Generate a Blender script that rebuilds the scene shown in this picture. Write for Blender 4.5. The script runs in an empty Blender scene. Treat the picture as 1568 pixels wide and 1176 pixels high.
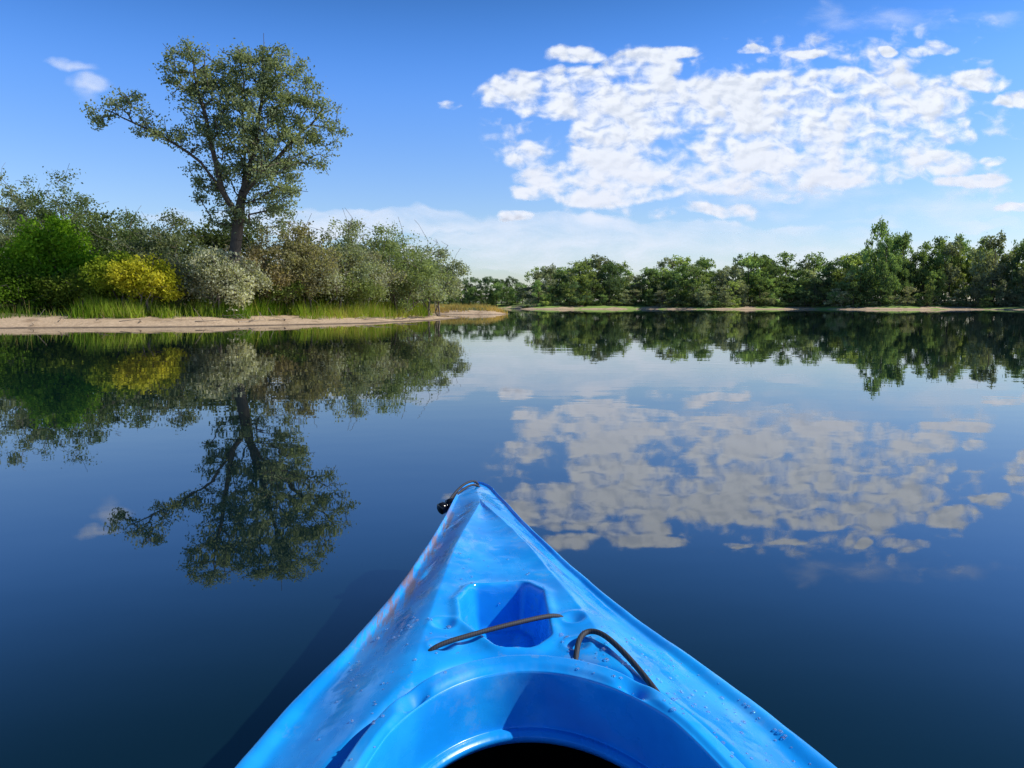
import bpy, math, random
import numpy as np
from mathutils import Vector
RS=np.random.RandomState
scene=bpy.context.scene
scene.view_settings.view_transform='Standard'
scene.view_settings.look='None'
scene.view_settings.exposure=0

# ------------------------------------------------------------------ helpers
def link(o,parent=None):
    scene.collection.objects.link(o)
    if parent: o.parent=parent
    return o

def quad_mesh(name,V,F,mats,midx=None,cols=None,smooth=None,attrs=None,parent=None):
    V=np.asarray(V,dtype=np.float32); F=np.asarray(F,dtype=np.int32)
    me=bpy.data.meshes.new(name)
    me.vertices.add(len(V)); me.vertices.foreach_set('co',V.ravel())
    me.loops.add(F.size); me.loops.foreach_set('vertex_index',F.ravel())
    me.polygons.add(len(F))
    me.polygons.foreach_set('loop_start',np.arange(0,F.size,4,dtype=np.int32))
    me.polygons.foreach_set('loop_total',np.full(len(F),4,dtype=np.int32))
    for m in mats: me.materials.append(m)
    if midx is not None: me.polygons.foreach_set('material_index',np.asarray(midx,dtype=np.int32))
    if smooth is None: smooth=np.ones(len(F),dtype=bool)
    me.polygons.foreach_set('use_smooth',smooth)
    me.update(calc_edges=True)
    if cols is not None:
        a=me.color_attributes.new('tint','FLOAT_COLOR','POINT')
        c=np.ones((len(V),4),dtype=np.float32); c[:,:3]=cols
        a.data.foreach_set('color',c.ravel())
    if attrs:
        for k,v in attrs.items():
            a=me.attributes.new(k,'FLOAT','POINT'); a.data.foreach_set('value',np.asarray(v,dtype=np.float32))
    o=bpy.data.objects.new(name,me)
    return link(o,parent)

def new_mat(name):
    m=bpy.data.materials.new(name); m.use_nodes=True
    nt=m.node_tree; nt.nodes.clear()
    return m,nt
class G:
    def __init__(s,nt): s.nt=nt; s.N=nt.nodes; s.L=nt.links
    def n(s,t,**kw):
        x=s.N.new(t)
        for k,v in kw.items():
            if k=='inp':
                for a,b in v.items(): s.set(x.inputs[a],b)
            else: setattr(x,k,v)
        return x
    def set(s,sock,v):
        if isinstance(v,bpy.types.NodeSocket): s.L.new(v,sock)
        else: sock.default_value=v
    def m(s,op,a,b=None,c=None,clamp=False):
        x=s.N.new('ShaderNodeMath'); x.operation=op; x.use_clamp=clamp
        s.set(x.inputs[0],a)
        if b is not None: s.set(x.inputs[1],b)
        if c is not None: s.set(x.inputs[2],c)
        return x.outputs[0]
    def ss(s,v,lo,hi,a=0.0,b=1.0):
        x=s.N.new('ShaderNodeMapRange'); x.interpolation_type='SMOOTHSTEP'
        s.set(x.inputs[0],v); x.inputs[1].default_value=lo; x.inputs[2].default_value=hi
        x.inputs[3].default_value=a; x.inputs[4].default_value=b
        return x.outputs[0]
    def mix(s,f,a,b,blend='MIX'):
        x=s.N.new('ShaderNodeMix'); x.data_type='RGBA'; x.blend_type=blend
        s.set(x.inputs[0],f)
        s.set(x.inputs[6],a if isinstance(a,bpy.types.NodeSocket) else (*a,1))
        s.set(x.inputs[7],b if isinstance(b,bpy.types.NodeSocket) else (*b,1))
        return x.outputs[2]
    def noise(s,vec,scale,detail=4,rough=.55,dist=0):
        x=s.N.new('ShaderNodeTexNoise'); s.L.new(vec,x.inputs['Vector'])
        x.inputs['Scale'].default_value=scale; x.inputs['Detail'].default_value=detail
        x.inputs['Roughness'].default_value=rough; x.inputs['Distortion'].default_value=dist
        return x.outputs['Fac']
    def out(s,sh):
        o=s.N.new('ShaderNodeOutputMaterial'); s.L.new(sh,o.inputs['Surface'])
    def mapping(s,vec,scale=(1,1,1),loc=(0,0,0)):
        x=s.N.new('ShaderNodeMapping'); s.L.new(vec,x.inputs[0])
        x.inputs['Scale'].default_value=scale; x.inputs['Location'].default_value=loc
        return x.outputs[0]
    def obj(s): return s.N.new('ShaderNodeTexCoord').outputs['Object']

# ------------------------------------------------------------------ materials
def foliage_mat():
    m,nt=new_mat('leaf_foliage'); g=G(nt)
    at=g.n('ShaderNodeAttribute',attribute_name='tint')
    d=g.n('ShaderNodeBsdfDiffuse',inp={'Color':at.outputs['Color']})
    tc=g.mix(1.0,at.outputs['Color'],(1.4,1.4,.6),'MULTIPLY')
    t=g.n('ShaderNodeBsdfTranslucent',inp={'Color':tc})
    mx=g.n('ShaderNodeMixShader',inp={0:.45}); nt.links.new(d.outputs[0],mx.inputs[1]); nt.links.new(t.outputs[0],mx.inputs[2])
    g.out(mx.outputs[0]); return m
def bark_mat(name,c1,c2):
    m,nt=new_mat(name); g=G(nt)
    v=g.mapping(g.obj(),(6,6,1.5)); f=g.noise(v,3,3,.7)
    d=g.n('ShaderNodeBsdfDiffuse',inp={'Color':g.mix(f,c1,c2)})
    g.out(d.outputs[0]); return m
LEAF=foliage_mat()
BARK=bark_mat('cottonwood_bark',(.05,.038,.03),(.17,.14,.11))
TWIG=bark_mat('dry_twig_bark',(.10,.08,.065),(.26,.22,.18))

# ------------------------------------------------------------------ tree builder
def tubes(A,B,ra,rb,k=5):
    A=np.asarray(A);B=np.asarray(B)
    d=B-A; L=np.linalg.norm(d,axis=1,keepdims=True)+1e-9; d=d/L
    ref=np.where(np.abs(d[:,2:3])>.9,np.array([[1.,0,0]]),np.array([[0,0,1.]]))
    u=np.cross(d,ref); u/=np.linalg.norm(u,axis=1,keepdims=True)+1e-9
    w=np.cross(d,u)
    ang=np.arange(k)*2*np.pi/k
    ring=(np.cos(ang)[None,:,None]*u[:,None,:]+np.sin(ang)[None,:,None]*w[:,None,:])
    Va=A[:,None,:]+ring*ra[:,None,None]; Vb=B[:,None,:]+ring*rb[:,None,None]
    V=np.concatenate([Va,Vb],axis=1).reshape(-1,3)
    n=len(A); base=(np.arange(n)*2*k)[:,None]; i=np.arange(k)[None,:]; j=(i+1)%k
    F=np.stack([base+i,base+j,base+k+j,base+k+i],axis=2).reshape(-1,4)
    return V,F

def leaves(C,size,rs,aspect=.62):
    n=len(C)
    a=rs.normal(size=(n,3)); a/=np.linalg.norm(a,axis=1,keepdims=True)
    b=rs.normal(size=(n,3)); b-=a*(a*b).sum(1,keepdims=True); b/=np.linalg.norm(b,axis=1,keepdims=True)
    s=(size*rs.uniform(.6,1.3,n))[:,None]
    V=np.stack([C-a*s*.5, C+b*s*.5*aspect, C+a*s*.5, C-b*s*.5*aspect],axis=1).reshape(-1,3)
    F=np.arange(4*n).reshape(n,4)
    return V,F

def grow(seeds,targets,rs,step=.7,alpha=.25,sag=0.0):
    P=[];par=[];path=[]
    for pl in seeds:
        pl=np.asarray(pl,float)
        if not P: P.append(pl[0]);par.append(-1);path.append(0.);prev=0
        else:
            D=np.linalg.norm(np.array(P)-pl[0],axis=1); prev=int(D.argmin())
        for q in pl[1:]:
            a=P[prev]; n=max(1,int(np.linalg.norm(q-a)/step))
            for i in range(1,n+1):
                t=i/n; p=a+(q-a)*t+(rs.normal(size=3)*.05*step if i<n else 0)
                path.append(path[prev]+np.linalg.norm(p-P[prev])); P.append(p);par.append(prev);prev=len(P)-1
    Parr=np.zeros((len(P)+len(targets)*12,3)); Parr[:len(P)]=P; pa=np.zeros(len(Parr)); pa[:len(P)]=path
    n0=len(P); par=list(par)
    D=np.array([np.linalg.norm(Parr[:n0]-t,axis=1).min() for t in targets])
    n=n0; ends=[]
    for k in np.argsort(D):
        t=targets[k]
        d=np.linalg.norm(Parr[:n]-t,axis=1)
        c=d+alpha*pa[:n]+.35*np.maximum(0,Parr[:n,2]-t[2])
        i=int(c.argmin()); m=min(10,max(1,int(d[i]/step)))
        prev=i;a=Parr[i].copy()
        for q in range(1,m+1):
            f=q/m; p=a+(t-a)*f
            if q<m: p=p+rs.normal(size=3)*.12*step; p[2]+=.15*math.sin(f*math.pi)*d[i]*.5
            Parr[n]=p; pa[n]=pa[prev]+np.linalg.norm(p-Parr[prev]); par.append(prev); prev=n; n+=1
        ends.append(n-1)
    return Parr[:n],np.array(par),ends

def lobe_points(lobes,n,rs,shell=.45):
    vol=np.array([l[3]*l[4]*l[5] for l in lobes])**.8; vol/=vol.sum()
    idx=rs.choice(len(lobes),n,p=vol); L=np.array(lobes)[idx]
    d=rs.normal(size=(n,3)); d/=np.linalg.norm(d,axis=1,keepdims=True)
    r=rs.uniform(shell**3,1,n)**(1/3)
    return L[:,:3]+d*r[:,None]*L[:,3:6]

def plant_arrays(seeds,lobes,n_ends,per,leaf,sigma,c1,c2,r_trunk,seed,dead=None,step=.7,r_twig=.006,expo=.5,k=5,shell=.35,var=2.2,thinf=.35):
    rs=RS(seed)
    T=lobe_points(lobes,n_ends,rs,shell)
    nd=0
    if dead is not None and len(dead): T=np.vstack([T,np.asarray(dead)]); nd=len(dead)
    P,par,ends=grow(seeds,T,rs,step)
    n=len(P); cnt=np.zeros(n)
    for e in ends: cnt[e]+=1
    for i in range(n-1,0,-1): cnt[par[i]]+=cnt[i]
    cnt=np.maximum(cnt,1)
    R=r_twig+(r_trunk-r_twig)*((cnt-1)/max(1,cnt.max()-1))**expo
    ii=np.arange(1,n); pp=par[1:]
    ra=np.minimum(R[pp],R[ii]*1.35)
    Vb,Fb=tubes(P[pp],P[ii],ra,R[ii],k)
    C=T[:len(T)-nd] if nd else T
    thin=P[(cnt<6)&(P[:,2]>P[0,2]+.25*(P[:,2].max()-P[0,2]))] if n_ends>60 else P[:0]
    if nd and len(thin):
        dd=np.min(np.linalg.norm(thin[:,None,:]-np.asarray(dead)[None],axis=2),axis=1); thin=thin[dd>.9]
    CC=np.vstack([C,thin])
    mult=rs.gamma(var,1/var,len(CC)); mult[len(C):]*=thinf
    num=np.maximum(1,(per*mult)).astype(int)
    idx=np.repeat(np.arange(len(CC)),num)
    off=rs.normal(size=(len(idx),3))*sigma*np.array([1,1,.75])
    LC=CC[idx]+off
    if P[:,2].max()>3: ok=LC[:,2]>.25; LC=LC[ok]; idx=idx[ok]
    Vl,Fl=leaves(LC,leaf,rs)
    cl=rs.uniform(0,1,len(CC))[idx]*.6+rs.uniform(0,1,len(idx))*.4
    c1=np.array(c1);c2=np.array(c2)
    col=c1+(c2-c1)*cl[:,None]; col*=rs.uniform(.75,1.25,len(idx))[:,None]
    colv=np.repeat(col,4,axis=0)
    V=np.vstack([Vb,Vl]); F=np.vstack([Fb,Fl+len(Vb)])
    mi=np.r_[np.zeros(len(Fb),int),np.ones(len(Fl),int)]
    cols=np.vstack([np.full((len(Vb),3),.1),colv])
    return V,F,mi,cols
def plant(name,bark=BARK,**kw):
    V,F,mi,cols=plant_arrays(**kw)
    return quad_mesh(name,V,F,[bark,LEAF],mi,cols,smooth=(mi==0))

# ------------------------------------------------------------------ terrain + water
def vnoise(x,y,s,seed):
    r=RS(seed); o=np.zeros_like(x)
    for i in range(5):
        a=r.uniform(0,6.28); f=(1.7**i)/s; o+=np.sin((x*math.cos(a)+y*math.sin(a))*f+r.uniform(0,6.28)+1.3*np.sin((x*math.sin(a)-y*math.cos(a))*f*.7))*(.6**i)
    return o/2
def poly_sdf(x,y,poly):
    P=np.array(poly,float); Q=np.roll(P,-1,axis=0)
    d=np.full(x.shape,1e9); ins=np.zeros(x.shape,bool)
    for a,b in zip(P,Q):
        e=b-a; wx=x-a[0];wy=y-a[1]
        t=np.clip((wx*e[0]+wy*e[1])/(e@e),0,1)
        d=np.minimum(d,np.hypot(wx-e[0]*t,wy-e[1]*t))
        c=((a[1]>y)!=(b[1]>y)) & (x<(b[0]-a[0])*(y-a[1])/(b[1]-a[1]+1e-12)+a[0])
        ins^=c
    return np.where(ins,d,-d)
LEFT=[(-9000,-40),(-300,-20),(-70,8),(-32,21.5),(-18,26.6),(-14.2,28.0),(-10.8,29.2),(-6.6,34.4),(-4.3,41),(-2.95,48.5),(-3.4,51),(-7,54),(-14,57),(-30,66),(-60,90),(-120,110),(-9000,120)]
SPIT=[(-.35,72.5),(-1.6,70.5),(-5,70.2),(-12,72),(-26,78),(-60,100),(-60,112),(-26,92),(-8,82),(-1.2,77)]
FAR=[(-9000,180),(-120,190),(-30,205),(-6,205),(4,190),(2,172),(8,168),(28,170),(44,160),(62,163),(75,150),(92,152),(110,138),(150,135),(190,120),(260,60),(9000,-100),(9000,9000),(-9000,9000)]
BACK=[(-9000,-120),(-100,-90),(60,-95),(200,-70),(9000,-300),(9000,-9000),(-9000,-9000)]
def land_height(x,y):
    wob=.45*vnoise(x,y,1.6,3)
    s1=poly_sdf(x,y,LEFT)+wob; s2=poly_sdf(x,y,SPIT)+wob*.5; s3=poly_sdf(x,y,FAR)+vnoise(x,y,6,5)*1.5; s4=poly_sdf(x,y,BACK)
    h1=np.where(s1<0,np.maximum(-2,.13*s1),np.where(s1<4,.088*s1,.352+.045*(s1-4))); h1=np.minimum(h1,1.1+.1*vnoise(x,y,9,8))
    h2=np.where(s2<0,np.maximum(-2,.2*s2),np.minimum(.6,.3*s2))
    h3=np.where(s3<0,np.maximum(-2,.1*s3),np.minimum(.13*s3,1.8))
    h4=np.where(s4<0,np.maximum(-2,.1*s4),np.minimum(.10*s4,1.6))
    h=np.maximum(np.maximum(h1,h2),np.maximum(h3,h4))
    return h+np.where(h>.05,.02*vnoise(x,y,.7,11),0)
def spaced(lo,hi,step,far,n=34):
    a=np.arange(lo,hi,step); e=np.geomspace(1.0,far,n)
    return np.r_[lo-e[::-1],a,hi+e]
xs=spaced(-40,8,.35,9000,46); ys=spaced(20,82,.35,9000,46)
xs=np.unique(np.r_[xs,np.arange(10,130,3.0)]); ys=np.unique(np.r_[ys,np.arange(84,215,1.5)])
X,Y=np.meshgrid(xs,ys); Z=land_height(X,Y)
V=np.stack([X,Y,Z],-1).reshape(-1,3); nx=len(xs); ny=len(ys)
i,j=np.meshgrid(np.arange(nx-1),np.arange(ny-1)); b=(j*nx+i).ravel()
F=np.stack([b,b+1,b+nx+1,b+nx],1)
m,nt=new_mat('shore_ground'); g=G(nt)
geo=g.n('ShaderNodeNewGeometry'); pos=geo.outputs['Position']
sep=g.n('ShaderNodeSeparateXYZ'); nt.links.new(pos,sep.inputs[0])
nz=g.noise(pos,.9,5,.6); nf=g.noise(pos,9,5,.65); nb=g.noise(pos,.16,3,.5)
sand=g.mix(g.ss(nf,.3,.7),(.36,.25,.155),(.62,.46,.30))
sand=g.mix(g.ss(nz,.52,.70),sand,(.27,.18,.105))
wet=g.ss(g.m('ADD',sep.outputs[2],g.m('MULTIPLY',nz,.06)),.03,.08); sand=g.mix(wet,(.085,.058,.036),sand)
yfar=g.ss(sep.outputs[1],90,130)
grass=g.mix(nf,(.035,.06,.012),(.12,.13,.035)); grass=g.mix(g.m('MULTIPLY',g.ss(nb,.45,.65),g.m('SUBTRACT',1.0,yfar)),grass,(.22,.19,.08))
grass=g.mix(g.m('MULTIPLY',yfar,g.ss(nb,.45,.55)),grass,(.22,.32,.06))
hh=g.m('ADD',sep.outputs[2],g.m('MULTIPLY',g.m('SUBTRACT',nz,.5),.45))
hh=g.m('ADD',hh,g.m('MULTIPLY',yfar,g.m('MULTIPLY_ADD',g.m('SUBTRACT',nb,.5),2.4,.02)))
col=g.mix(g.ss(hh,.30,.40),sand,grass)
p=g.n('ShaderNodeBsdfPrincipled',inp={'Base Color':col,'Roughness':.95})
bp=g.n('ShaderNodeBump',inp={'Height':nf,'Distance':.05,'Strength':.7}); nt.links.new(bp.outputs[0],p.inputs['Normal'])
g.out(p.outputs[0])
quad_mesh('ground',V,F,[m])

m,nt=new_mat('lake_water'); g=G(nt)
geo=g.n('ShaderNodeNewGeometry'); pos=geo.outputs['Position']
n1=g.noise(g.mapping(pos,(1.0,1.6,1)),1.1,2,.5); n2=g.noise(g.mapping(pos,(1,1.3,1)),.12,3,.5); n3=g.noise(pos,6,2,.5)
h=g.m('ADD',g.m('MULTIPLY',n1,.0012),g.m('MULTIPLY',n2,.006)); h=g.m('ADD',h,g.m('MULTIPLY',n3,.00008))
bp=g.n('ShaderNodeBump',inp={'Height':h,'Distance':1.0,'Strength':1.0})
deep=g.n('ShaderNodeBsdfDiffuse',inp={'Color':(.002,.010,.013,1)})
gl=g.n('ShaderNodeBsdfGlossy',inp={'Color':(.95,.96,.97,1),'Roughness':.012}); nt.links.new(bp.outputs[0],gl.inputs['Normal'])
fr=g.n('ShaderNodeFresnel',inp={'IOR':2.15}); nt.links.new(bp.outputs[0],fr.inputs['Normal'])
mx=g.n('ShaderNodeMixShader'); nt.links.new(fr.outputs[0],mx.inputs[0]); nt.links.new(deep.outputs[0],mx.inputs[1]); nt.links.new(gl.outputs[0],mx.inputs[2])
g.out(mx.outputs[0])
S=9000
quad_mesh('lake_water',[(-S,-S,0),(S,-S,0),(S,S,0),(-S,S,0)],[(0,1,2,3)],[m])

# ------------------------------------------------------------------ survey helper: bearing/elevation at a given distance -> world position
def bear(u,v,D):
    dv=(588-v)/1162; t=D/(.9947+.1028*dv)
    return (u-784)/1162*t, .8+t*(dv*.9947-.1028)
# ------------------------------------------------------------------ big cottonwood on the left bank
TD=34.0; SC=TD/1162
def tp(u,v,dy=0):
    x,z=bear(365+(u-365)*.965,468-(468-v)*.98,TD); return np.array([x,TD+dy,z])
seeds=[[tp(352,476),tp(356,400,.1),tp(364,330,.1),tp(372,290,0),tp(384,230,.3),tp(398,150,.3),tp(402,80,.2)],
 [tp(362,335),tp(345,290,-.4),tp(318,250,-.8),tp(272,218,-.9),tp(215,190,-1),tp(168,168,-1)],
 [tp(345,290),tp(335,240,-.6),tp(322,180,-.6),tp(300,110,-.4)],
 [tp(372,290),tp(415,240,.6),tp(455,190,.9),tp(485,160,1)],
 [tp(366,320),tp(395,285,-.8),tp(430,260,-1.5),tp(460,240,-1.8)],
 [tp(372,290),tp(360,220,1.2),tp(350,140,1.6)]]
L=[]
for (u,v,ru,rv,dy) in [(405,85,44,38,0),(372,78,26,24,0),(432,108,46,38,.2),(300,98,46,36,-.3),(268,90,26,20,-.3),(335,128,48,34,-.2),(270,132,24,20,-.3),(365,165,85,48,0),(484,168,38,40,.8),(505,200,20,26,.8),(445,148,52,40,.2),(400,215,85,40,0),(468,225,46,36,.2),(192,162,38,20,-1),(165,178,22,14,-1),(228,185,38,18,-1),(262,205,32,16,-.9),(320,205,52,36,-.4),(330,262,50,28,0),(325,297,36,22,.2),(425,272,46,30,-.8),(440,300,34,22,-.8),(392,315,48,26,0),(390,250,64,34,.9),(350,118,48,45,.9),(425,338,38,20,-.5),(340,330,30,16,.3)]:
    c=tp(u,v,dy); L.append((*c,ru*SC*.97,min(ru,70)*SC*.85,rv*SC))
dead=[tp(470,262,-2),tp(500,250,-1.5),tp(490,298,-1.5),tp(235,215,-1),tp(518,150,.8),tp(440,58,0),tp(250,62,-.3),tp(405,42,0),tp(335,66,0),tp(305,310,-1),tp(505,262,.4)]
plant('cottonwood_tree',seeds=seeds,lobes=L,n_ends=780,per=58,leaf=.115,sigma=.165,c1=(.13,.17,.085),c2=(.36,.41,.25),r_trunk=.27,seed=7,dead=dead,step=.45,expo=.58,r_twig=.010,shell=.2,var=1.0,thinf=.2)

# ------------------------------------------------------------------ shrubs and trees on the bank
def bank(name,u,vtop,wpx,D,c1,c2,seed,n_ends=170,per=60,leaf=.12,sigma=.2,ndead=0,stems=4,bark=TWIG,vbot=450,r=.08,depth=.9,nl=11):
    rs=RS(seed); sc=D/1162
    x,top=bear(u,vtop,D); gz=float(land_height(np.array([x]),np.array([float(D)]))[0]); hw=wpx*sc/2
    zb=.8+(468-vbot)*sc
    lobes=[]
    for q in range(nl):
        fx=rs.uniform(-.82,.82); hh=top-(abs(fx)**1.8)*(top-zb)*.5-rs.uniform(0,.22)*(top-zb)
        zc=rs.uniform(zb+.1*(top-zb),max(zb+.15*(top-zb),hh-.18*(top-zb)))
        rr=rs.uniform(.18,.38)
        lobes.append((x+fx*hw,D+rs.uniform(-.6,.6)*hw*depth,zc,hw*rr*1.2,hw*rr*1.2*depth,min(max(.1*(top-zb),hh-zc),(top-zb)*.36)))
    lobes.append((x,D,zb+.3*(top-zb),hw*.85,hw*.8*depth,(top-zb)*.32))
    lobes.append((x+rs.uniform(-.35,.35)*hw,D,top-.25*(top-zb),hw*.36,hw*.36,(top-zb)*.25))
    seeds=[]
    for q in range(stems):
        bx=x+rs.uniform(-.25,.25)*hw; by=D+rs.uniform(-.3,.3)*hw
        if q: seeds.append([np.array([x,D,gz-.1]),np.array([bx,by,gz+.3]),np.array([x+rs.uniform(-.8,.8)*hw,D+rs.uniform(-.5,.5)*hw,rs.uniform(zb,top*.8)])])
        else: seeds.append([np.array([x,D,gz-.1]),np.array([x,D,gz+.3]),np.array([x+rs.uniform(-.2,.2)*hw,D,.3*zb+.6*top])])
    dead=[]
    for q in range(ndead):
        a=rs.uniform(-1.15,1.15); dead.append(np.array([x+a*hw,D+rs.uniform(-.5,.5)*hw,top+rs.uniform(-.45,.14)*(top-zb)-abs(a)*.25*(top-zb)]))
    return plant(name,bark=bark,seeds=seeds,lobes=lobes,n_ends=n_ends,per=per,leaf=leaf,sigma=sigma,c1=c1,c2=c2,r_trunk=r,seed=seed+1,dead=dead,step=.4,expo=.6,r_twig=.008,k=4,shell=.1,var=1.2,thinf=.22)
OL1,OL2=(.17,.20,.12),(.46,.50,.36)
DK1,DK2=(.05,.085,.03),(.19,.25,.10)
GR1,GR2=(.09,.20,.012),(.30,.48,.04)
YL1,YL2=(.26,.30,.02),(.62,.56,.06)
BR1,BR2=(.19,.16,.09),(.42,.36,.21)
bank('russian_olive_tree',0,264,220,41,OL1,(.30,.35,.20),21,n_ends=360,ndead=8,per=70)
bank('hackberry_tree',128,260,200,41,DK1,(.25,.31,.13),23,n_ends=380,ndead=10,per=70)
bank('russian_olive_tree',62,262,140,43,DK1,DK2,24,n_ends=260,ndead=6,per=70)
bank('boxelder_tree',72,325,180,35,GR1,GR2,25,n_ends=330,per=60,leaf=.15,sigma=.24)
bank('dogwood_shrub',182,388,90,32.6,(.16,.24,.02),(.42,.48,.06),27,n_ends=120,per=55,leaf=.13,sigma=.16)
bank('dogwood_shrub',222,382,95,32.2,YL1,YL2,127,n_ends=140,per=55,leaf=.13,sigma=.16)
bank('willow_shrub',30,405,140,33.5,(.05,.10,.012),(.17,.30,.03),29,n_ends=140,vbot=458)
bank('willow_shrub',125,418,140,33.5,(.07,.12,.015),(.26,.33,.055),30,n_ends=150,vbot=458)
bank('russian_olive_tree',262,316,150,38,DK1,(.30,.33,.20),31,n_ends=280,ndead=14)
bank('russian_olive_tree',210,328,120,39,DK1,DK2,131,n_ends=190,ndead=14)
bank('russian_olive_shrub',332,374,98,33,(.26,.27,.18),(.68,.68,.50),33,n_ends=140,per=55,ndead=8)
bank('russian_olive_shrub',368,392,70,33.6,(.17,.18,.12),(.50,.51,.36),133,n_ends=80,per=55,ndead=8)
bank('dead_brush_shrub',272,400,110,34,BR1,BR2,34,n_ends=90,per=30,ndead=55,r=.05)
bank('buffaloberry_shrub',435,324,150,37,BR1,(.38,.38,.20),35,n_ends=260,per=50,ndead=40)
bank('dead_brush_shrub',395,372,120,36,BR1,BR2,36,n_ends=140,per=40,ndead=45,r=.05)
bank('russian_olive_tree',515,328,150,40,OL1,(.41,.45,.29),37,n_ends=260,ndead=30)
bank('russian_olive_tree',605,340,150,43,(.12,.17,.06),(.36,.42,.21),39,n_ends=260,ndead=22)
bank('buffaloberry_shrub',560,381,140,40,BR1,OL2,41,n_ends=180,ndead=30,per=50)
bank('buffaloberry_shrub',475,393,120,37.5,BR1,OL2,42,n_ends=150,ndead=30,per=45)
bank('russian_olive_shrub',655,371,100,47,OL1,OL2,43,n_ends=160,ndead=28)
bank('russian_olive_shrub',672,408,60,50,BR1,OL2,44,n_ends=80,ndead=10)
bank('russian_olive_shrub',620,415,120,44,OL1,OL2,45,n_ends=130,ndead=10)
bank('willow_shrub',400,422,110,36,(.10,.16,.03),(.30,.36,.12),46,n_ends=110,ndead=10)
bank('willow_shrub',520,425,130,38.5,(.11,.16,.04),(.32,.36,.16),47,n_ends=110,ndead=10)
for q,(u,vt,w,D) in enumerate([(20,335,220,46),(180,325,200,45),(330,332,200,44),(460,352,200,46),(-130,290,240,42),(-120,400,200,34),(-330,320,260,44),(560,370,160,46),(280,400,180,40),(130,400,180,39),(430,410,160,41)]):
    bank('thicket_shrub',u,vt,w,D,(.04,.06,.022),(.16,.20,.085),60+q,n_ends=200,per=50,leaf=.19,sigma=.28,vbot=462)

# ------------------------------------------------------------------ reeds / grass strip
def blades(name,pts,h,w,c1,c2,seed,lean=.25):
    rs=RS(seed); n=len(pts)
    hh=h*rs.uniform(.45,1.15,n)*(1+.45*vnoise(pts[:,0],pts[:,1],.8,seed+2)); a=rs.uniform(0,6.28,n); dx=np.cos(a)*w; dy=np.sin(a)*w*1.0
    l=rs.normal(size=(n,2))*lean*hh[:,None]
    b0=pts.copy(); b0[:,0]-=dx; b0[:,1]-=dy; b1=pts.copy(); b1[:,0]+=dx; b1[:,1]+=dy
    t0=pts.copy(); t0[:,2]+=hh; t0[:,:2]+=l; t1=t0.copy(); t0[:,0]-=dx*.15; t1[:,0]+=dx*.15
    V=np.stack([b0,b1,t1,t0],1).reshape(-1,3); F=np.arange(4*n).reshape(n,4)
    cl=np.clip(.5+.55*vnoise(pts[:,0],pts[:,1],.9,seed)+rs.normal(size=n)*.25,0,1)
    col=np.array(c1)+(np.array(c2)-np.array(c1))*cl[:,None]
    dry=(rs.uniform(0,1,n)<.10+.10*vnoise(pts[:,0],pts[:,1],1.5,seed+4)); col[dry]=np.array([.40,.32,.14])
    quad_mesh(name,V,F,[LEAF],None,np.repeat(col,4,0),smooth=np.zeros(n,bool))
def scatter(xlo,xhi,ylo,yhi,n,poly,slo,shi,seed):
    rs=RS(seed); x=rs.uniform(xlo,xhi,n); y=rs.uniform(ylo,yhi,n)
    s=poly_sdf(x,y,poly)+.45*vnoise(x,y,1.6,3)+.8*vnoise(x,y,.8,seed+9); dens=.5+.55*vnoise(x,y,1.1,seed+5)
    k=(s>slo)&(s<shi)&(rs.uniform(0,1,n)<np.clip(dens*1.4,.12,1)); x=x[k];y=y[k]
    return np.stack([x,y,land_height(x,y)-.02],1)
pts=scatter(-20,-3,27,52,120000,LEFT,3.2,6.5,4)
kk=(pts[:,0]>-17.8); blades('reed_grass',pts[kk],.68,.016,(.09,.19,.015),(.36,.46,.06),9)
pts=scatter(-9.5,-2.5,30,54,30000,LEFT,1.7,4.5,14); blades('reed_grass',pts,.78,.014,(.14,.25,.02),(.42,.46,.08),19)
pts=scatter(-60,-14,22,44,50000,LEFT,3.6,9,15); blades('meadow_grass',pts,.5,.02,(.05,.11,.012),(.18,.27,.04),29)
pts=scatter(-14,0,69,84,22000,SPIT,.8,6,16); blades('dry_grass',pts,.38,.03,(.38,.27,.09),(.58,.44,.17),39)

rs=RS(77); A=[];B=[];ra=[];rb=[]
for q in range(24):
    t=rs.uniform(0,1); x=-18+13*t
    y=np.interp(x,[-18,-10.8,-6.6,-4.3],[26.6,29.2,34.4,41])+rs.uniform(1.2,3.8)
    z=float(land_height(np.array([x]),np.array([y]))[0]); L0=rs.uniform(.3,1.5); a=rs.normal()*.6
    p=np.array([x,y,z+.02]); r0=rs.uniform(.010,.03)
    for s in range(4):
        a+=rs.normal()*.35; qn=p+np.array([math.cos(a)*L0/4,math.sin(a)*L0/4,rs.uniform(-.01,.05)])
        A.append(p);B.append(qn);ra.append(r0*(1-s*.2));rb.append(r0*(1-(s+1)*.2)+.002)
        if rs.rand()<.5:
            A.append(qn);B.append(qn+rs.normal(size=3)*.2+np.array([0,0,.12]));ra.append(r0*.4);rb.append(.004)
        p=qn
V,F=tubes(np.array(A),np.array(B),np.array(ra),np.array(rb),6)
quad_mesh('driftwood',V,F,[bark_mat('bleached_wood',(.16,.12,.09),(.45,.38,.30))])

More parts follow.
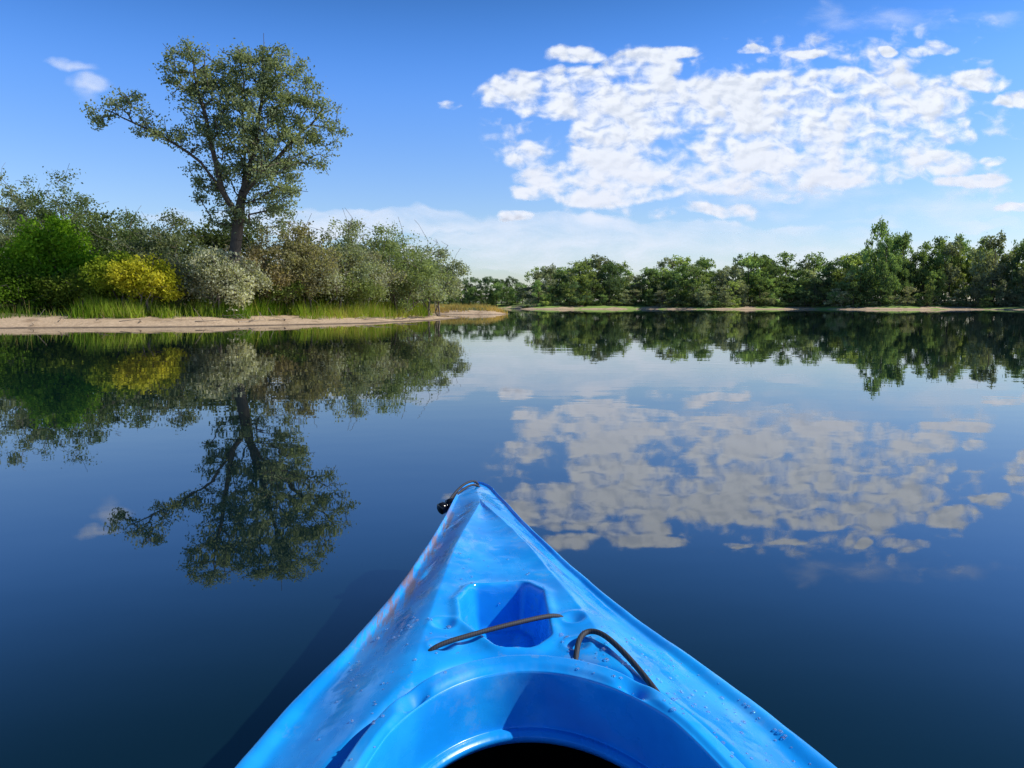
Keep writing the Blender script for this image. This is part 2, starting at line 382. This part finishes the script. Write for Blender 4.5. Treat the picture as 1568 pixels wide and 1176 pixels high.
# ------------------------------------------------------------------ distant tree line
protos=[]
for q in range(9):
    rs=RS(200+q); lobes=[]
    tall=q>=5
    for s in range(16):
        z=rs.uniform(.10,.86); rad=(.44 if not tall else .32)*math.sin(math.pi*min(1,(z+.34)/1.30))**.6
        a=rs.uniform(0,6.28); e=rs.uniform(0,rad)*.8
        lobes.append((math.cos(a)*e,math.sin(a)*e,z,rs.uniform(.10,.18),rs.uniform(.10,.18),rs.uniform(.07,.13)))
    sd=[[np.array([0,0,0.]),np.array([.01,0,.3]),np.array([0,.02,.8])]]
    protos.append(plant_arrays(seeds=sd,lobes=lobes,n_ends=110,per=22,leaf=.036,sigma=.028,c1=(.45,.5,.45),c2=(1.5,1.45,1.5),r_trunk=.014,seed=300+q,step=.16,r_twig=.0015,k=3,shell=.4,var=1.5))
Vs=[];Fs=[];Ms=[];Cs=[];off=0
rs=RS(911)
def shore_y(x,poly=FAR):
    P=np.array(poly[1:16]); return np.interp(x,P[:,0],P[:,1])
def addtree(x,y,h,c,wf=1.,pi=None):
    global off
    V,F,M,C=protos[pi if pi is not None else rs.randint(0,5)]
    a=rs.uniform(0,6.28); w=h*wf
    R=np.stack([(V[:,0]*math.cos(a)-V[:,1]*math.sin(a))*w+x,(V[:,0]*math.sin(a)+V[:,1]*math.cos(a))*w+y,V[:,2]*h+float(land_height(np.array([x]),np.array([y]))[0])-.3],1)
    Vs.append(R);Fs.append(F+off);Ms.append(M);Cs.append(C*np.array(c)*rs.uniform(.65,1.3)); off+=len(V)
SU=[400,700,800,804,830,880,930,960,985,1000,1030,1060,1100,1140,1170,1200,1240,1270,1300,1322,1335,1352,1375,1395,1430,1455,1480,1515,1532,1545,1568,1650,1800,2100]
SV=[430,430,432,406,405,402,404,416,418,400,392,396,400,388,386,394,386,392,384,378,340,338,352,372,360,350,356,356,380,382,356,350,355,350]
G1=(.20,.29,.12);G2=(.24,.34,.13);G3=(.35,.38,.24);G4=(.31,.39,.14);G5=(.14,.21,.11);G6=(.30,.34,.22)
for row,(dd,f) in enumerate([(6.5,.58),(10,.92),(16,1.0),(25,.95)]):
    u=824
    while u<(2050 if row<3 else 1700):
        D=190.
        for it in range(4):
            x=(u-784)/1162*D; D=(shore_y(x)+dd)
        y=D+rs.uniform(-2,2); x=(u-784)/1162*D
        vt=np.interp(u,SU,SV)+rs.uniform(-7,9)
        h=(.8+(468-vt)/1162*D)*f*(rs.uniform(.74,1.04) if u>950 else rs.uniform(.93,1.03))
        if 1325<u<1385: addtree(x,y,(.8+(468-vt)/1162*D)*f,G1,.55,5+rs.randint(0,4))
        elif 1385<=u: addtree(x,y,h,[G1,G2,G4,G5,G6][rs.randint(0,5)],rs.uniform(.5,.75),5+rs.randint(0,4))
        else: addtree(x,y,h,[G1,G2,G4,G5,G6][rs.randint(0,5)],rs.uniform(.9,1.25),None if rs.rand()<.55 else 5+rs.randint(0,4))
        u+=rs.uniform(12,22)
    for x in np.arange(-160,-20,9.): addtree(x+rs.uniform(-3,3),float(shore_y(x))+dd+rs.uniform(-2,3),rs.uniform(9,14),G1)
u=808
while u<2000:
    D=170.
    for it in range(4): D=shore_y((u-784)/1162*D)+4.6+rs.uniform(0,2.5)
    addtree((u-784)/1162*D,D,rs.uniform(1.8,4.8),[G3,(.38,.39,.27),(.32,.38,.14),G1][rs.randint(0,4)],rs.uniform(1.3,1.9))
    u+=rs.uniform(9,19)
for u in np.arange(600,806,8.):
    addtree((u-784)/1162*208,208+rs.uniform(-1,3),rs.uniform(5.0,7.2),G1,1.1); addtree((u-784)/1162*216,216+rs.uniform(-1,3),rs.uniform(6.0,8.2),G5,1.0)
quad_mesh('distant_tree_line',np.vstack(Vs),np.vstack(Fs),[BARK,LEAF],np.concatenate(Ms),np.vstack(Cs),smooth=np.concatenate(Ms)==0)

# ------------------------------------------------------------------ kayak
kay=bpy.data.objects.new('kayak',None); link(kay); kay.location=(.098,0,0); kay.rotation_euler=(0,0,math.radians(5.35))
def hw(y): return np.interp(y,[-.98,-.93,-.7,-.4,0,.4,.7,.83,1.0,1.1,1.21,1.3,1.46,1.72,1.81,2.0,2.16,2.205,2.232,2.25],[.004,.06,.18,.285,.37,.395,.386,.366,.318,.282,.246,.218,.180,.126,.110,.078,.052,.042,.027,.003])
_yy=np.linspace(-1.0,2.3,1200); _w=hw(_yy); ker=np.ones(61)/61; _ws=np.convolve(np.pad(_w,30,mode='edge'),ker,'valid')
_ws=np.where(_yy>2.15,_w,_ws); _ws=np.where(_yy<-.93,_w,_ws)
YT=2.25
def HW(y): return np.interp(y,_yy,_ws)
def gun(y): return np.interp(y,[-.98,-.4,.4,.8,1.2,1.8,YT],[.27,.25,.255,.264,.266,.266,.268])
def sst(x,a,b): t=np.clip((x-a)/(b-a),0,1); return t*t*(3-2*t)
WELL=[(-.050,1.135),(-.052,1.205),(-.034,1.252),(.032,1.257),(.048,1.225),(.040,1.075),(.022,1.055),(-.008,1.058)]
CW,CL,CC0=.272,.565,.43
def deckz(x,y):
    w=HW(y); u=np.abs(x)/np.maximum(w,1e-4); z=gun(y)
    c=np.interp(y,[-.98,-.6,0,.8,1.2,1.6,1.86,2.02,YT],[.0,.03,.03,.050,.060,.056,.044,.020,0])
    pw=np.interp(y,[-.98,0,.8,1.1,1.5,1.86,1.95],[.02,.1,.16,.125,.07,.004,.0]); pf=np.clip(pw/np.maximum(w,1e-3),0,.7)
    t=np.clip((.88-u)/(.88-pf),0,1); prof=.45*t+.55*t*t*(3-2*t)
    prof=np.where(u<pf,1-.14*(1-(u/np.maximum(pf,1e-3))**2),prof)
    z=z+c*prof
    z=z+.0065*np.exp(-((u-.93)/.045)**2)-.016*sst(u,.95,1.0)
    sd=-poly_sdf(x,y,WELL)-.018
    z=z+.006*np.exp(-((sd-.006)/.011)**2)-.074*sst(-sd,-.004,.014)-.010*sst(-sd,.02,.05)
    for gx,gy in [(-.098,1.12),(.102,1.12),(.093,1.04),(-.10,1.05)]:
        r=np.hypot(x-gx,y-gy); z=z-.006*np.exp(-(r/.012)**2)+.002*np.exp(-((r-.02)/.006)**2)
    dx=x; dy=y-CC0; e=np.sqrt((dx/CW)**2+(dy/CL)**2)+1e-6; rr=np.hypot(dx,dy); d=rr-rr/e
    z=z-.012*np.exp(-((d-.012)/.014)**2)
    z=z+.024*sst(-d,-.004,.020)
    z=z-.005*sst(-d,.038,.052)
    inner=sst(-d,.052,.058); z=z-inner*.074-.008*sst(-d,.064,.078)
    for gx in (-.128,.128):
        r=np.hypot((x-gx)/1.0,(y-.865)/1.5); z=z-.018*np.exp(-(r/.017)**2)*sst(d,-.052,-.038)
    return z,d
yv=np.concatenate([np.linspace(-.98,.6,240,endpoint=False),np.linspace(.6,2.15,560,endpoint=False),np.linspace(2.15,YT,80)])
nu=261
uv=np.sin(np.linspace(-1,1,nu)*math.pi/2*.80)/math.sin(math.pi/2*.80)
Yg,Ug=np.meshgrid(yv,uv,indexing='ij'); Xg=Ug*HW(Yg); Zg,Dg=deckz(Xg,Yg)
Zg=Zg+.0012*vnoise(Xg*1.0,Yg,.05,31)*sst(Dg,.01,.05)
V=np.stack([Xg,Yg,Zg],-1).reshape(-1,3); n=len(yv)
i,j=np.meshgrid(np.arange(nu-1),np.arange(n-1)); b=(j*nu+i).ravel()
F=np.stack([b,b+1,b+nu+1,b+nu],1)
keep=Dg.reshape(-1)[F].max(axis=1)>.0
F=F[keep]
m,nt=new_mat('blue_polyethylene'); g=G(nt); PLASTIC=m
oc=g.obj(); ac=g.n('ShaderNodeAttribute',attribute_name='across').outputs['Fac']
sp=g.n('ShaderNodeSeparateXYZ'); nt.links.new(oc,sp.inputs[0])
st=g.noise(g.mapping(oc,(70,6,20)),1.0,5,.7); st2=g.noise(g.mapping(oc,(6,6,6)),1.6,3,.5); fine=g.noise(oc,260,3,.6)
base=g.mix(g.ss(st2,.35,.7),(.006,.26,.76),(.012,.36,.90))
lx=g.ss(ac,-1.0,-.95); lx=g.m('MULTIPLY',lx,g.ss(ac,-.66,-.78))
ly=g.m('MULTIPLY',g.ss(sp.outputs[1],1.05,1.3),g.ss(sp.outputs[1],2.05,1.85))
sc=g.m('MULTIPLY',g.m('MULTIPLY',lx,ly),g.ss(st,.42,.56))
base=g.mix(g.m('MULTIPLY',sc,.85),base,(.22,.13,.12))
haze=g.noise(g.mapping(oc,(9,5,9)),1.4,4,.6)
base=g.mix(g.m('MULTIPLY',g.ss(haze,.55,.8),.20),base,(.38,.64,.84))
smg=g.noise(g.mapping(oc,(14,10,14),(5,2,0)),1.3,5,.75)
base=g.mix(g.m('MULTIPLY',g.m('MULTIPLY',g.ss(smg,.58,.66),g.ss(sp.outputs[1],.8,1.05)),.24),base,(.28,.36,.42))
wetp=g.ss(g.noise(g.mapping(oc,(16,7,16),(1,8,0)),1.0,4,.6),.40,.54)
rough=g.m('ADD',.10,g.m('MULTIPLY',wetp,.24))
p=g.n('ShaderNodeBsdfPrincipled',inp={'Base Color':base,'Roughness':rough,'Specular IOR Level':.6})
bh=g.m('ADD',g.m('MULTIPLY',st2,.003),g.m('MULTIPLY',g.m('MULTIPLY',fine,wetp),.00010))
bh=g.m('ADD',bh,g.m('MULTIPLY',wetp,-.0002))
bp=g.n('ShaderNodeBump',inp={'Height':bh,'Distance':1.0,'Strength':.8}); nt.links.new(bp.outputs[0],p.inputs['Normal'])
g.out(p.outputs[0])
deck=quad_mesh('deck',V,F,[PLASTIC],attrs={'across':Ug.reshape(-1)},parent=kay)
# coaming ring, meshed along the cockpit oval
dv_=np.r_[np.linspace(.016,-.030,26),np.linspace(-.032,-.0515,12),np.linspace(-.0523,-.0585,14),np.linspace(-.062,-.072,6)]
th=np.linspace(0,2*np.pi,481)[:-1]
ex=CW*np.cos(th); ey=CL*np.sin(th); er=np.hypot(ex,ey)
R_=er[None,:]+dv_[:,None]; Xr=R_*(ex/er)[None,:]; Yr=CC0+R_*(ey/er)[None,:]
Zr,_=deckz(Xr,Yr); lift=np.interp(dv_,[-.08,0,.008,.016],[0,.0,.0006,-.004]); Zr=Zr+lift[:,None]
Xr=np.vstack([Xr,Xr[-1:]*1.03,Xr[-1:]*1.10]); Yr=np.vstack([Yr,CC0+(Yr[-1:]-CC0)*1.01,CC0+(Yr[-1:]-CC0)*1.03]); Zr=np.vstack([Zr,Zr[-1:]-.010,Zr[-1:]-.012])
nr_,nt_=Xr.shape
i,j=np.meshgrid(np.arange(nt_),np.arange(nr_-1)); i=i.ravel(); j=j.ravel()
F=np.stack([j*nt_+i,j*nt_+(i+1)%nt_,(j+1)*nt_+(i+1)%nt_,(j+1)*nt_+i],1)
quad_mesh('cockpit_coaming',np.stack([Xr,Yr,Zr],-1).reshape(-1,3),F,[PLASTIC],attrs={'across':np.zeros(nr_*nt_)},parent=kay)
yh=np.linspace(-.98,YT,200); rows=[(1,0),(1.008,.04),(.98,.2),(.92,.42),(.80,.7),(.5,.94),(0,1),(-.5,.94),(-.80,.7),(-.92,.42),(-.98,.2),(-1.008,.04),(-1,0)]
keel=np.interp(yh,[-.98,-.8,-.4,1.4,1.9,2.12,2.21,YT],[.16,.0,-.06,-.06,-.02,.05,.12,.22])
gz,_=deckz(HW(yh),yh)
V=np.array([[(k*HW(y)),y,gzz+(kz-gzz)*f] for y,gzz,kz in zip(yh,gz,keel) for k,f in rows]); nr=len(rows)
i,j=np.meshgrid(np.arange(nr-1),np.arange(199)); b=(j*nr+i).ravel(); F=np.stack([b,b+1,b+nr+1,b+nr],1)
quad_mesh('hull',V,F,[PLASTIC],attrs={'across':np.zeros(len(V))},parent=kay)
m,nt=new_mat('cockpit_shade_black'); g=G(nt); p=g.n('ShaderNodeBsdfPrincipled',inp={'Base Color':(.008,.009,.012,1),'Roughness':.85}); g.out(p.outputs[0]); BLK=m  # black colour stands in for shade inside the hull; seat shares it
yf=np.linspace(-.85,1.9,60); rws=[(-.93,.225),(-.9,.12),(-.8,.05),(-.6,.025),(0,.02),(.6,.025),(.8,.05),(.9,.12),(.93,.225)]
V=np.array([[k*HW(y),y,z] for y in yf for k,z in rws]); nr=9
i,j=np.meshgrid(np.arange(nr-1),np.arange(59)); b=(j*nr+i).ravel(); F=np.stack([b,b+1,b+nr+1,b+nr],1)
quad_mesh('cockpit_shade_liner',V,F,[BLK],parent=kay)  # inner shell painted black as the shadow under the deck
prof=[(.30,.10),(.22,.085),(.08,.06),(-.04,.07),(-.10,.14),(-.14,.28),(-.17,.42),(-.19,.43),(-.17,.28),(-.13,.10),(-.10,.04),(.30,.04)]
xsn=np.linspace(-.19,.19,13)
V=np.array([[x*(1 if y>-.1 else .85),y,z+.35*x*x] for x in xsn for y,z in prof]); nr=len(prof)
i,j=np.meshgrid(np.arange(nr),np.arange(12)); i=i.ravel();j=j.ravel(); F=np.stack([j*nr+i,j*nr+(i+1)%nr,(j+1)*nr+(i+1)%nr,(j+1)*nr+i],1)
quad_mesh('seat',V,F,[BLK],parent=kay)

def local(xw,yw):
    a=-math.radians(5.85); x=xw-.098; y=yw
    return x*math.cos(a)-y*math.sin(a), x*math.sin(a)+y*math.cos(a)
m,nt=new_mat('black_bungee_cord'); g=G(nt)
w=g.n('ShaderNodeTexWave',inp={'Scale':90.}); nt.links.new(g.obj(),w.inputs[0])
p=g.n('ShaderNodeBsdfPrincipled',inp={'Base Color':g.mix(w.outputs['Fac'],(.012,.013,.018),(.04,.04,.05)),'Roughness':.7})
g.out(p.outputs[0]); CORD=m
def cord(name,pts,r):
    cu=bpy.data.curves.new(name,'CURVE'); cu.dimensions='3D'; cu.bevel_depth=r; cu.bevel_resolution=4
    s=cu.splines.new('NURBS'); s.points.add(len(pts)-1); s.use_endpoint_u=True; s.order_u=4
    for q,pt in zip(s.points,pts): q.co=(*pt,1)
    cu.materials.append(CORD); o=bpy.data.objects.new(name,cu); link(o,kay); s.resolution_u=12; return o
def onz(x,y,h): return (x,y,float(deckz(np.array([x]),np.array([y]))[0][0])+h)
a=local(-.124,1.015); b=local(.066,1.131)
P=[onz(a[0]-.002,a[1],-.006),onz(*a,.005)]
za=P[1][2]; zb=onz(*b,.005)[2]
for t in (.25,.5,.75): P.append((a[0]+(b[0]-a[0])*t,a[1]+(b[1]-a[1])*t-.006*math.sin(t*3.14),za+(zb-za)*t+.006*math.sin(t*3.14)))
P+=[onz(*b,.005),onz(b[0]+.004,b[1],-.006)]
cord('bungee_cord',P,.0036)
W=[(.078,.995),(.082,1.025),(.092,1.057),(.108,1.061),(.125,1.045),(.15,.99),(.172,.925),(.186,.877),(.190,.865)]
H=[-.002,.008,.010,.010,.010,.008,.008,.005,-.006]
cord('deck_cord',[onz(*local(*q),h) for q,h in zip(W,H)],.0040)
lt=lambda x,y:local(x,y)
P=[(*lt(-.118,2.215),.262),(*lt(-.122,2.205),.286),(*lt(-.15,2.17),.292),(*lt(-.178,2.10),.278),(*lt(-.192,2.055),.262)]
cord('bow_loop',P,.0035)
P=[(*lt(-.110,2.18),.265),(*lt(-.125,2.18),.285),(*lt(-.155,2.13),.282),(*lt(-.184,2.07),.266),(*lt(-.196,2.04),.256)]
cord('bow_loop_return',P,.0035)
def lathe(name,c,axis,prof,mat,k=20):
    ax=Vector(axis).normalized(); u=ax.orthogonal().normalized(); w=ax.cross(u)
    V=[]
    for t,r in prof:
        for q in range(k):
            a=2*math.pi*q/k; V.append(Vector(c)+ax*t+(u*math.cos(a)+w*math.sin(a))*r)
    F=[(s*k+q,s*k+(q+1)%k,(s+1)*k+(q+1)%k,(s+1)*k+q) for s in range(len(prof)-1) for q in range(k)]
    return quad_mesh(name,[tuple(v) for v in V],F,[mat],parent=kay)
c=(*lt(-.197,2.03),.254)
m,nt=new_mat('glossy_black_plastic'); g=G(nt); p=g.n('ShaderNodeBsdfPrincipled',inp={'Base Color':(.01,.01,.012,1),'Roughness':.15}); g.out(p.outputs[0]); TOG=m
lathe('carry_toggle',c,(.8,.5,.25),[(-.024,.0),(-.024,.012),(-.021,.016),(-.006,.016),(-.004,.011),(.004,.011),(.006,.016),(.021,.016),(.024,.012),(.024,0)],TOG)
m,nt=new_mat('water_drops'); g=G(nt); p=g.n('ShaderNodeBsdfPrincipled',inp={'Base Color':(.9,.96,1,1),'Roughness':.02,'IOR':1.33,'Transmission Weight':.9}); g.out(p.outputs[0])
rs=RS(12); V=[];F=[];o=0
for q in range(420):
    if q<300: x=rs.uniform(.07,.33); y=rs.uniform(.70,1.10)
    elif q<370: x=rs.uniform(-.25,-.05); y=rs.uniform(.75,1.2)
    else: x=rs.uniform(-.08,.08); y=rs.uniform(1.2,1.9)
    z,d=deckz(np.array([x]),np.array([y]))
    if d[0]<-.05 or abs(x)>.92*HW(y): continue
    r=rs.uniform(.0010,.0028)*(1.7 if rs.rand()<.15 else 1); k=10
    for ph in (0,.35,.7,1.05,1.4,1.57):
        for t in range(k):
            a=2*math.pi*t/k; V.append((x+r*math.cos(ph)*math.cos(a),y+r*math.cos(ph)*math.sin(a),z[0]+r*.6*math.sin(ph)))
    for s in range(5):
        for t in range(k): F.append((o+s*k+t,o+s*k+(t+1)%k,o+(s+1)*k+(t+1)%k,o+(s+1)*k+t))
    o+=6*k
quad_mesh('water_droplets',V,F,[m],parent=kay)

# ------------------------------------------------------------------ clouds (sheets at altitude, local unit = 1 km)
# pattern coordinates are (x/y, altitude/y): the ratio undoes the flattening of a horizontal sheet so puffs keep their height
def cloud_sheet(name,alt,blobs,cell,plateau,soft,amp,box,maxa=1.0,relief_shade=1.0,gain=1.8,yst=1.35,warpamt=.03,seed=0.):
    m,nt=new_mat(name+'_vapour'); g=G(nt); oc=g.obj()
    s0=g.n('ShaderNodeSeparateXYZ'); nt.links.new(oc,s0.inputs[0])
    qx=g.m('DIVIDE',s0.outputs[0],s0.outputs[1]); qy=g.m('DIVIDE',alt/1000.,s0.outputs[1])
    cb=g.n('ShaderNodeCombineXYZ',inp={0:qx,1:qy,2:seed}); q=cb.outputs[0]
    warp=g.n('ShaderNodeTexNoise',inp={'Scale':16.,'Detail':3.}); nt.links.new(q,warp.inputs['Vector'])
    vm=g.n('ShaderNodeVectorMath',operation='SUBTRACT'); nt.links.new(warp.outputs['Color'],vm.inputs[0]); vm.inputs[1].default_value=(.5,.5,.5)
    va=g.n('ShaderNodeVectorMath',operation='MULTIPLY_ADD'); nt.links.new(vm.outputs[0],va.inputs[0]); va.inputs[1].default_value=(warpamt*2,warpamt,0); nt.links.new(q,va.inputs[2])
    sp=g.n('ShaderNodeSeparateXYZ'); nt.links.new(va.outputs[0],sp.inputs[0])
    D=None
    for (u,v,ru,rv,wt) in blobs:
        dv=(588-v)/1162; k=.9947+.1028*dv; cx=(u-784)/1162/k; cy=(dv*.9947-.1028)/k; rx=ru/1162/k; ry=rv/1162/k
        a=g.m('MULTIPLY_ADD',sp.outputs[0],1/rx,-cx/rx); b=g.m('MULTIPLY_ADD',sp.outputs[1],1/ry,-cy/ry)
        r=g.m('MULTIPLY_ADD',a,a,g.m('MULTIPLY',b,b))
        vv=g.m('MULTIPLY',g.m('SUBTRACT',1.0,r,clamp=True),wt)
        D=vv if D is None else g.m('MAXIMUM',D,vv)
    mp=g.mapping(q,(1,yst,1)); mp2=g.mapping(q,(1,yst,1),(-.004,.0075,0))
    n1=g.noise(mp,cell,4,.52,.3); n2=g.noise(mp,cell*.3,3,.5)
    nn=g.m('ADD',g.m('MULTIPLY',g.m('SUBTRACT',n1,.5),amp),g.m('MULTIPLY',g.m('SUBTRACT',n2,.5),amp*1.1))
    Dm=g.m('MINIMUM',g.m('MULTIPLY',D,gain),plateau)
    dn=g.m('SUBTRACT',g.m('ADD',Dm,nn),.30)
    al=g.m('MULTIPLY',g.ss(dn,-.08,soft),maxa)
    al=g.m('MULTIPLY',al,g.ss(D,.0,.12))
    if relief_shade>0:
        n1b=g.noise(mp2,cell,3,.5,.3)
        rel=g.ss(g.m('SUBTRACT',n1,n1b),-.16,.10)
        low=g.ss(sp.outputs[1],.15,.24); rel=g.m('MULTIPLY_ADD',g.m('SUBTRACT',rel,.8),g.m('MULTIPLY_ADD',low,.65,.35),.8)
        c=g.mix(rel,(.66,.69,.74),(.92,.92,.92))  # lit tops and dim undersides of the puffs painted into the colour
        c=g.mix(g.m('MULTIPLY',g.ss(n2,.42,.62),.35),c,(.74,.76,.80))  # thicker parts painted greyer as shading
    else: c=g.mix(0.0,(.86,.87,.89),(.86,.87,.89))
    tr=g.n('ShaderNodeBsdfTranslucent',inp={'Color':c}); df=g.n('ShaderNodeBsdfDiffuse',inp={'Color':c})
    ms=g.n('ShaderNodeMixShader',inp={0:.12}); nt.links.new(tr.outputs[0],ms.inputs[1]); nt.links.new(df.outputs[0],ms.inputs[2])
    tp_=g.n('ShaderNodeBsdfTransparent'); mx=g.n('ShaderNodeMixShader'); nt.links.new(al,mx.inputs[0]); nt.links.new(tp_.outputs[0],mx.inputs[1]); nt.links.new(ms.outputs[0],mx.inputs[2])
    g.out(mx.outputs[0])
    x0,x1,y0,y1=box
    o=quad_mesh(name,[(x0,y0,0),(x1,y0,0),(x1,y1,0),(x0,y1,0)],[(0,1,2,3)],[m]); o.location=(0,0,alt); o.scale=(1000,1000,1000)
    return o
main=[(1190,190,330,90,1),(870,145,160,48,.9),(800,140,85,28,.7),(980,105,80,36,.8),(1040,80,55,12,.5),(1350,180,155,85,1),(1130,240,300,60,1),(940,275,170,48,.85),(1300,235,180,58,.9),(1000,200,150,90,.9),(800,235,70,30,.36),
 (1440,245,70,28,.5),(1465,200,45,26,.6),(1495,122,60,22,.6),(1560,150,40,18,.55),(1485,275,75,14,.55),(1560,320,50,10,.5),(1200,290,110,24,.40),(1100,318,80,14,.45),(790,330,35,10,.5),(1240,80,36,10,.5),(1355,75,24,9,.6),(1150,78,45,10,.5),
 (1290,115,80,20,.5),(1020,125,40,14,.6),(820,295,60,16,.5),(690,158,26,10,.45),(1430,72,60,13,.45),(1520,245,40,11,.5),(1620,200,60,60,.45),(880,85,70,14,.4),(1210,100,420,60,.17),(1000,318,330,26,.16),(1500,220,130,110,.17),(820,215,110,60,.16),(1450,50,130,40,.15)]
cloud_sheet('altocumulus_cloud',1500,main,38,.64,.48,1.25,(-2.5,12,3.2,16),yst=1.5,warpamt=.025)
haz=[(1010,365,420,30,.85),(760,395,500,22,.85),(480,340,330,26,.75),(1250,385,500,26,.75),(110,100,45,14,.38),(135,128,50,24,.42),(130,150,40,20,.34),(1440,310,190,60,.36),(1250,290,260,50,.3),(1400,30,260,30,.26),(840,345,200,22,.6),(1450,340,200,16,.55)]
cloud_sheet('cirrus_cloud',1560,haz,13,.62,.9,1.2,(-40,50,3,50),maxa=.88,relief_shade=0,yst=2.6,warpamt=.04,seed=3.)

# ------------------------------------------------------------------ light
EL=math.radians(42); AZ=math.radians(90)
w=bpy.data.worlds.new('World'); scene.world=w; w.use_nodes=True; nt=w.node_tree; nt.nodes.clear(); g=G(nt)
sk=nt.nodes.new('ShaderNodeTexSky'); sk.sky_type='NISHITA'; sk.sun_disc=False; sk.sun_elevation=EL; sk.sun_rotation=AZ
sk.air_density=1.0; sk.dust_density=.7; sk.ozone_density=3.0
tc=g.n('ShaderNodeTexCoord'); sp=g.n('ShaderNodeSeparateXYZ'); nt.links.new(tc.outputs['Generated'],sp.inputs[0])
tint=g.mix(g.ss(sp.outputs[2],.0,.36),(1.04,1.04,1.10),(.48,.93,1.60))
tint=g.mix(g.ss(sp.outputs[2],.24,.50),tint,(.09,.30,.47))
colr=g.mix(1.0,sk.outputs[0],tint,'MULTIPLY')
bg=nt.nodes.new('ShaderNodeBackground'); bg.inputs[1].default_value=.14
o=nt.nodes.new('ShaderNodeOutputWorld'); nt.links.new(colr,bg.inputs[0]); nt.links.new(bg.outputs[0],o.inputs[0])
sd=Vector((math.sin(AZ)*math.cos(EL),math.cos(AZ)*math.cos(EL),math.sin(EL)))
la=bpy.data.lights.new('sun','SUN'); la.energy=5.0; la.angle=math.radians(.5); la.color=(1,.95,.87)
lo=bpy.data.objects.new('sun',la); link(lo); lo.rotation_euler=sd.to_track_quat('Z','Y').to_euler(); lo.location=(20,0,30)

# ------------------------------------------------------------------ camera
cam=bpy.data.cameras.new('camera'); co=bpy.data.objects.new('camera',cam); link(co)
cam.sensor_fit='HORIZONTAL'; cam.sensor_width=36; cam.lens=36*1162/1568
cam.clip_start=.02; cam.clip_end=100000
co.location=(0,0,.8); co.rotation_euler=(math.radians(90-5.9),0,0)
scene.camera=co
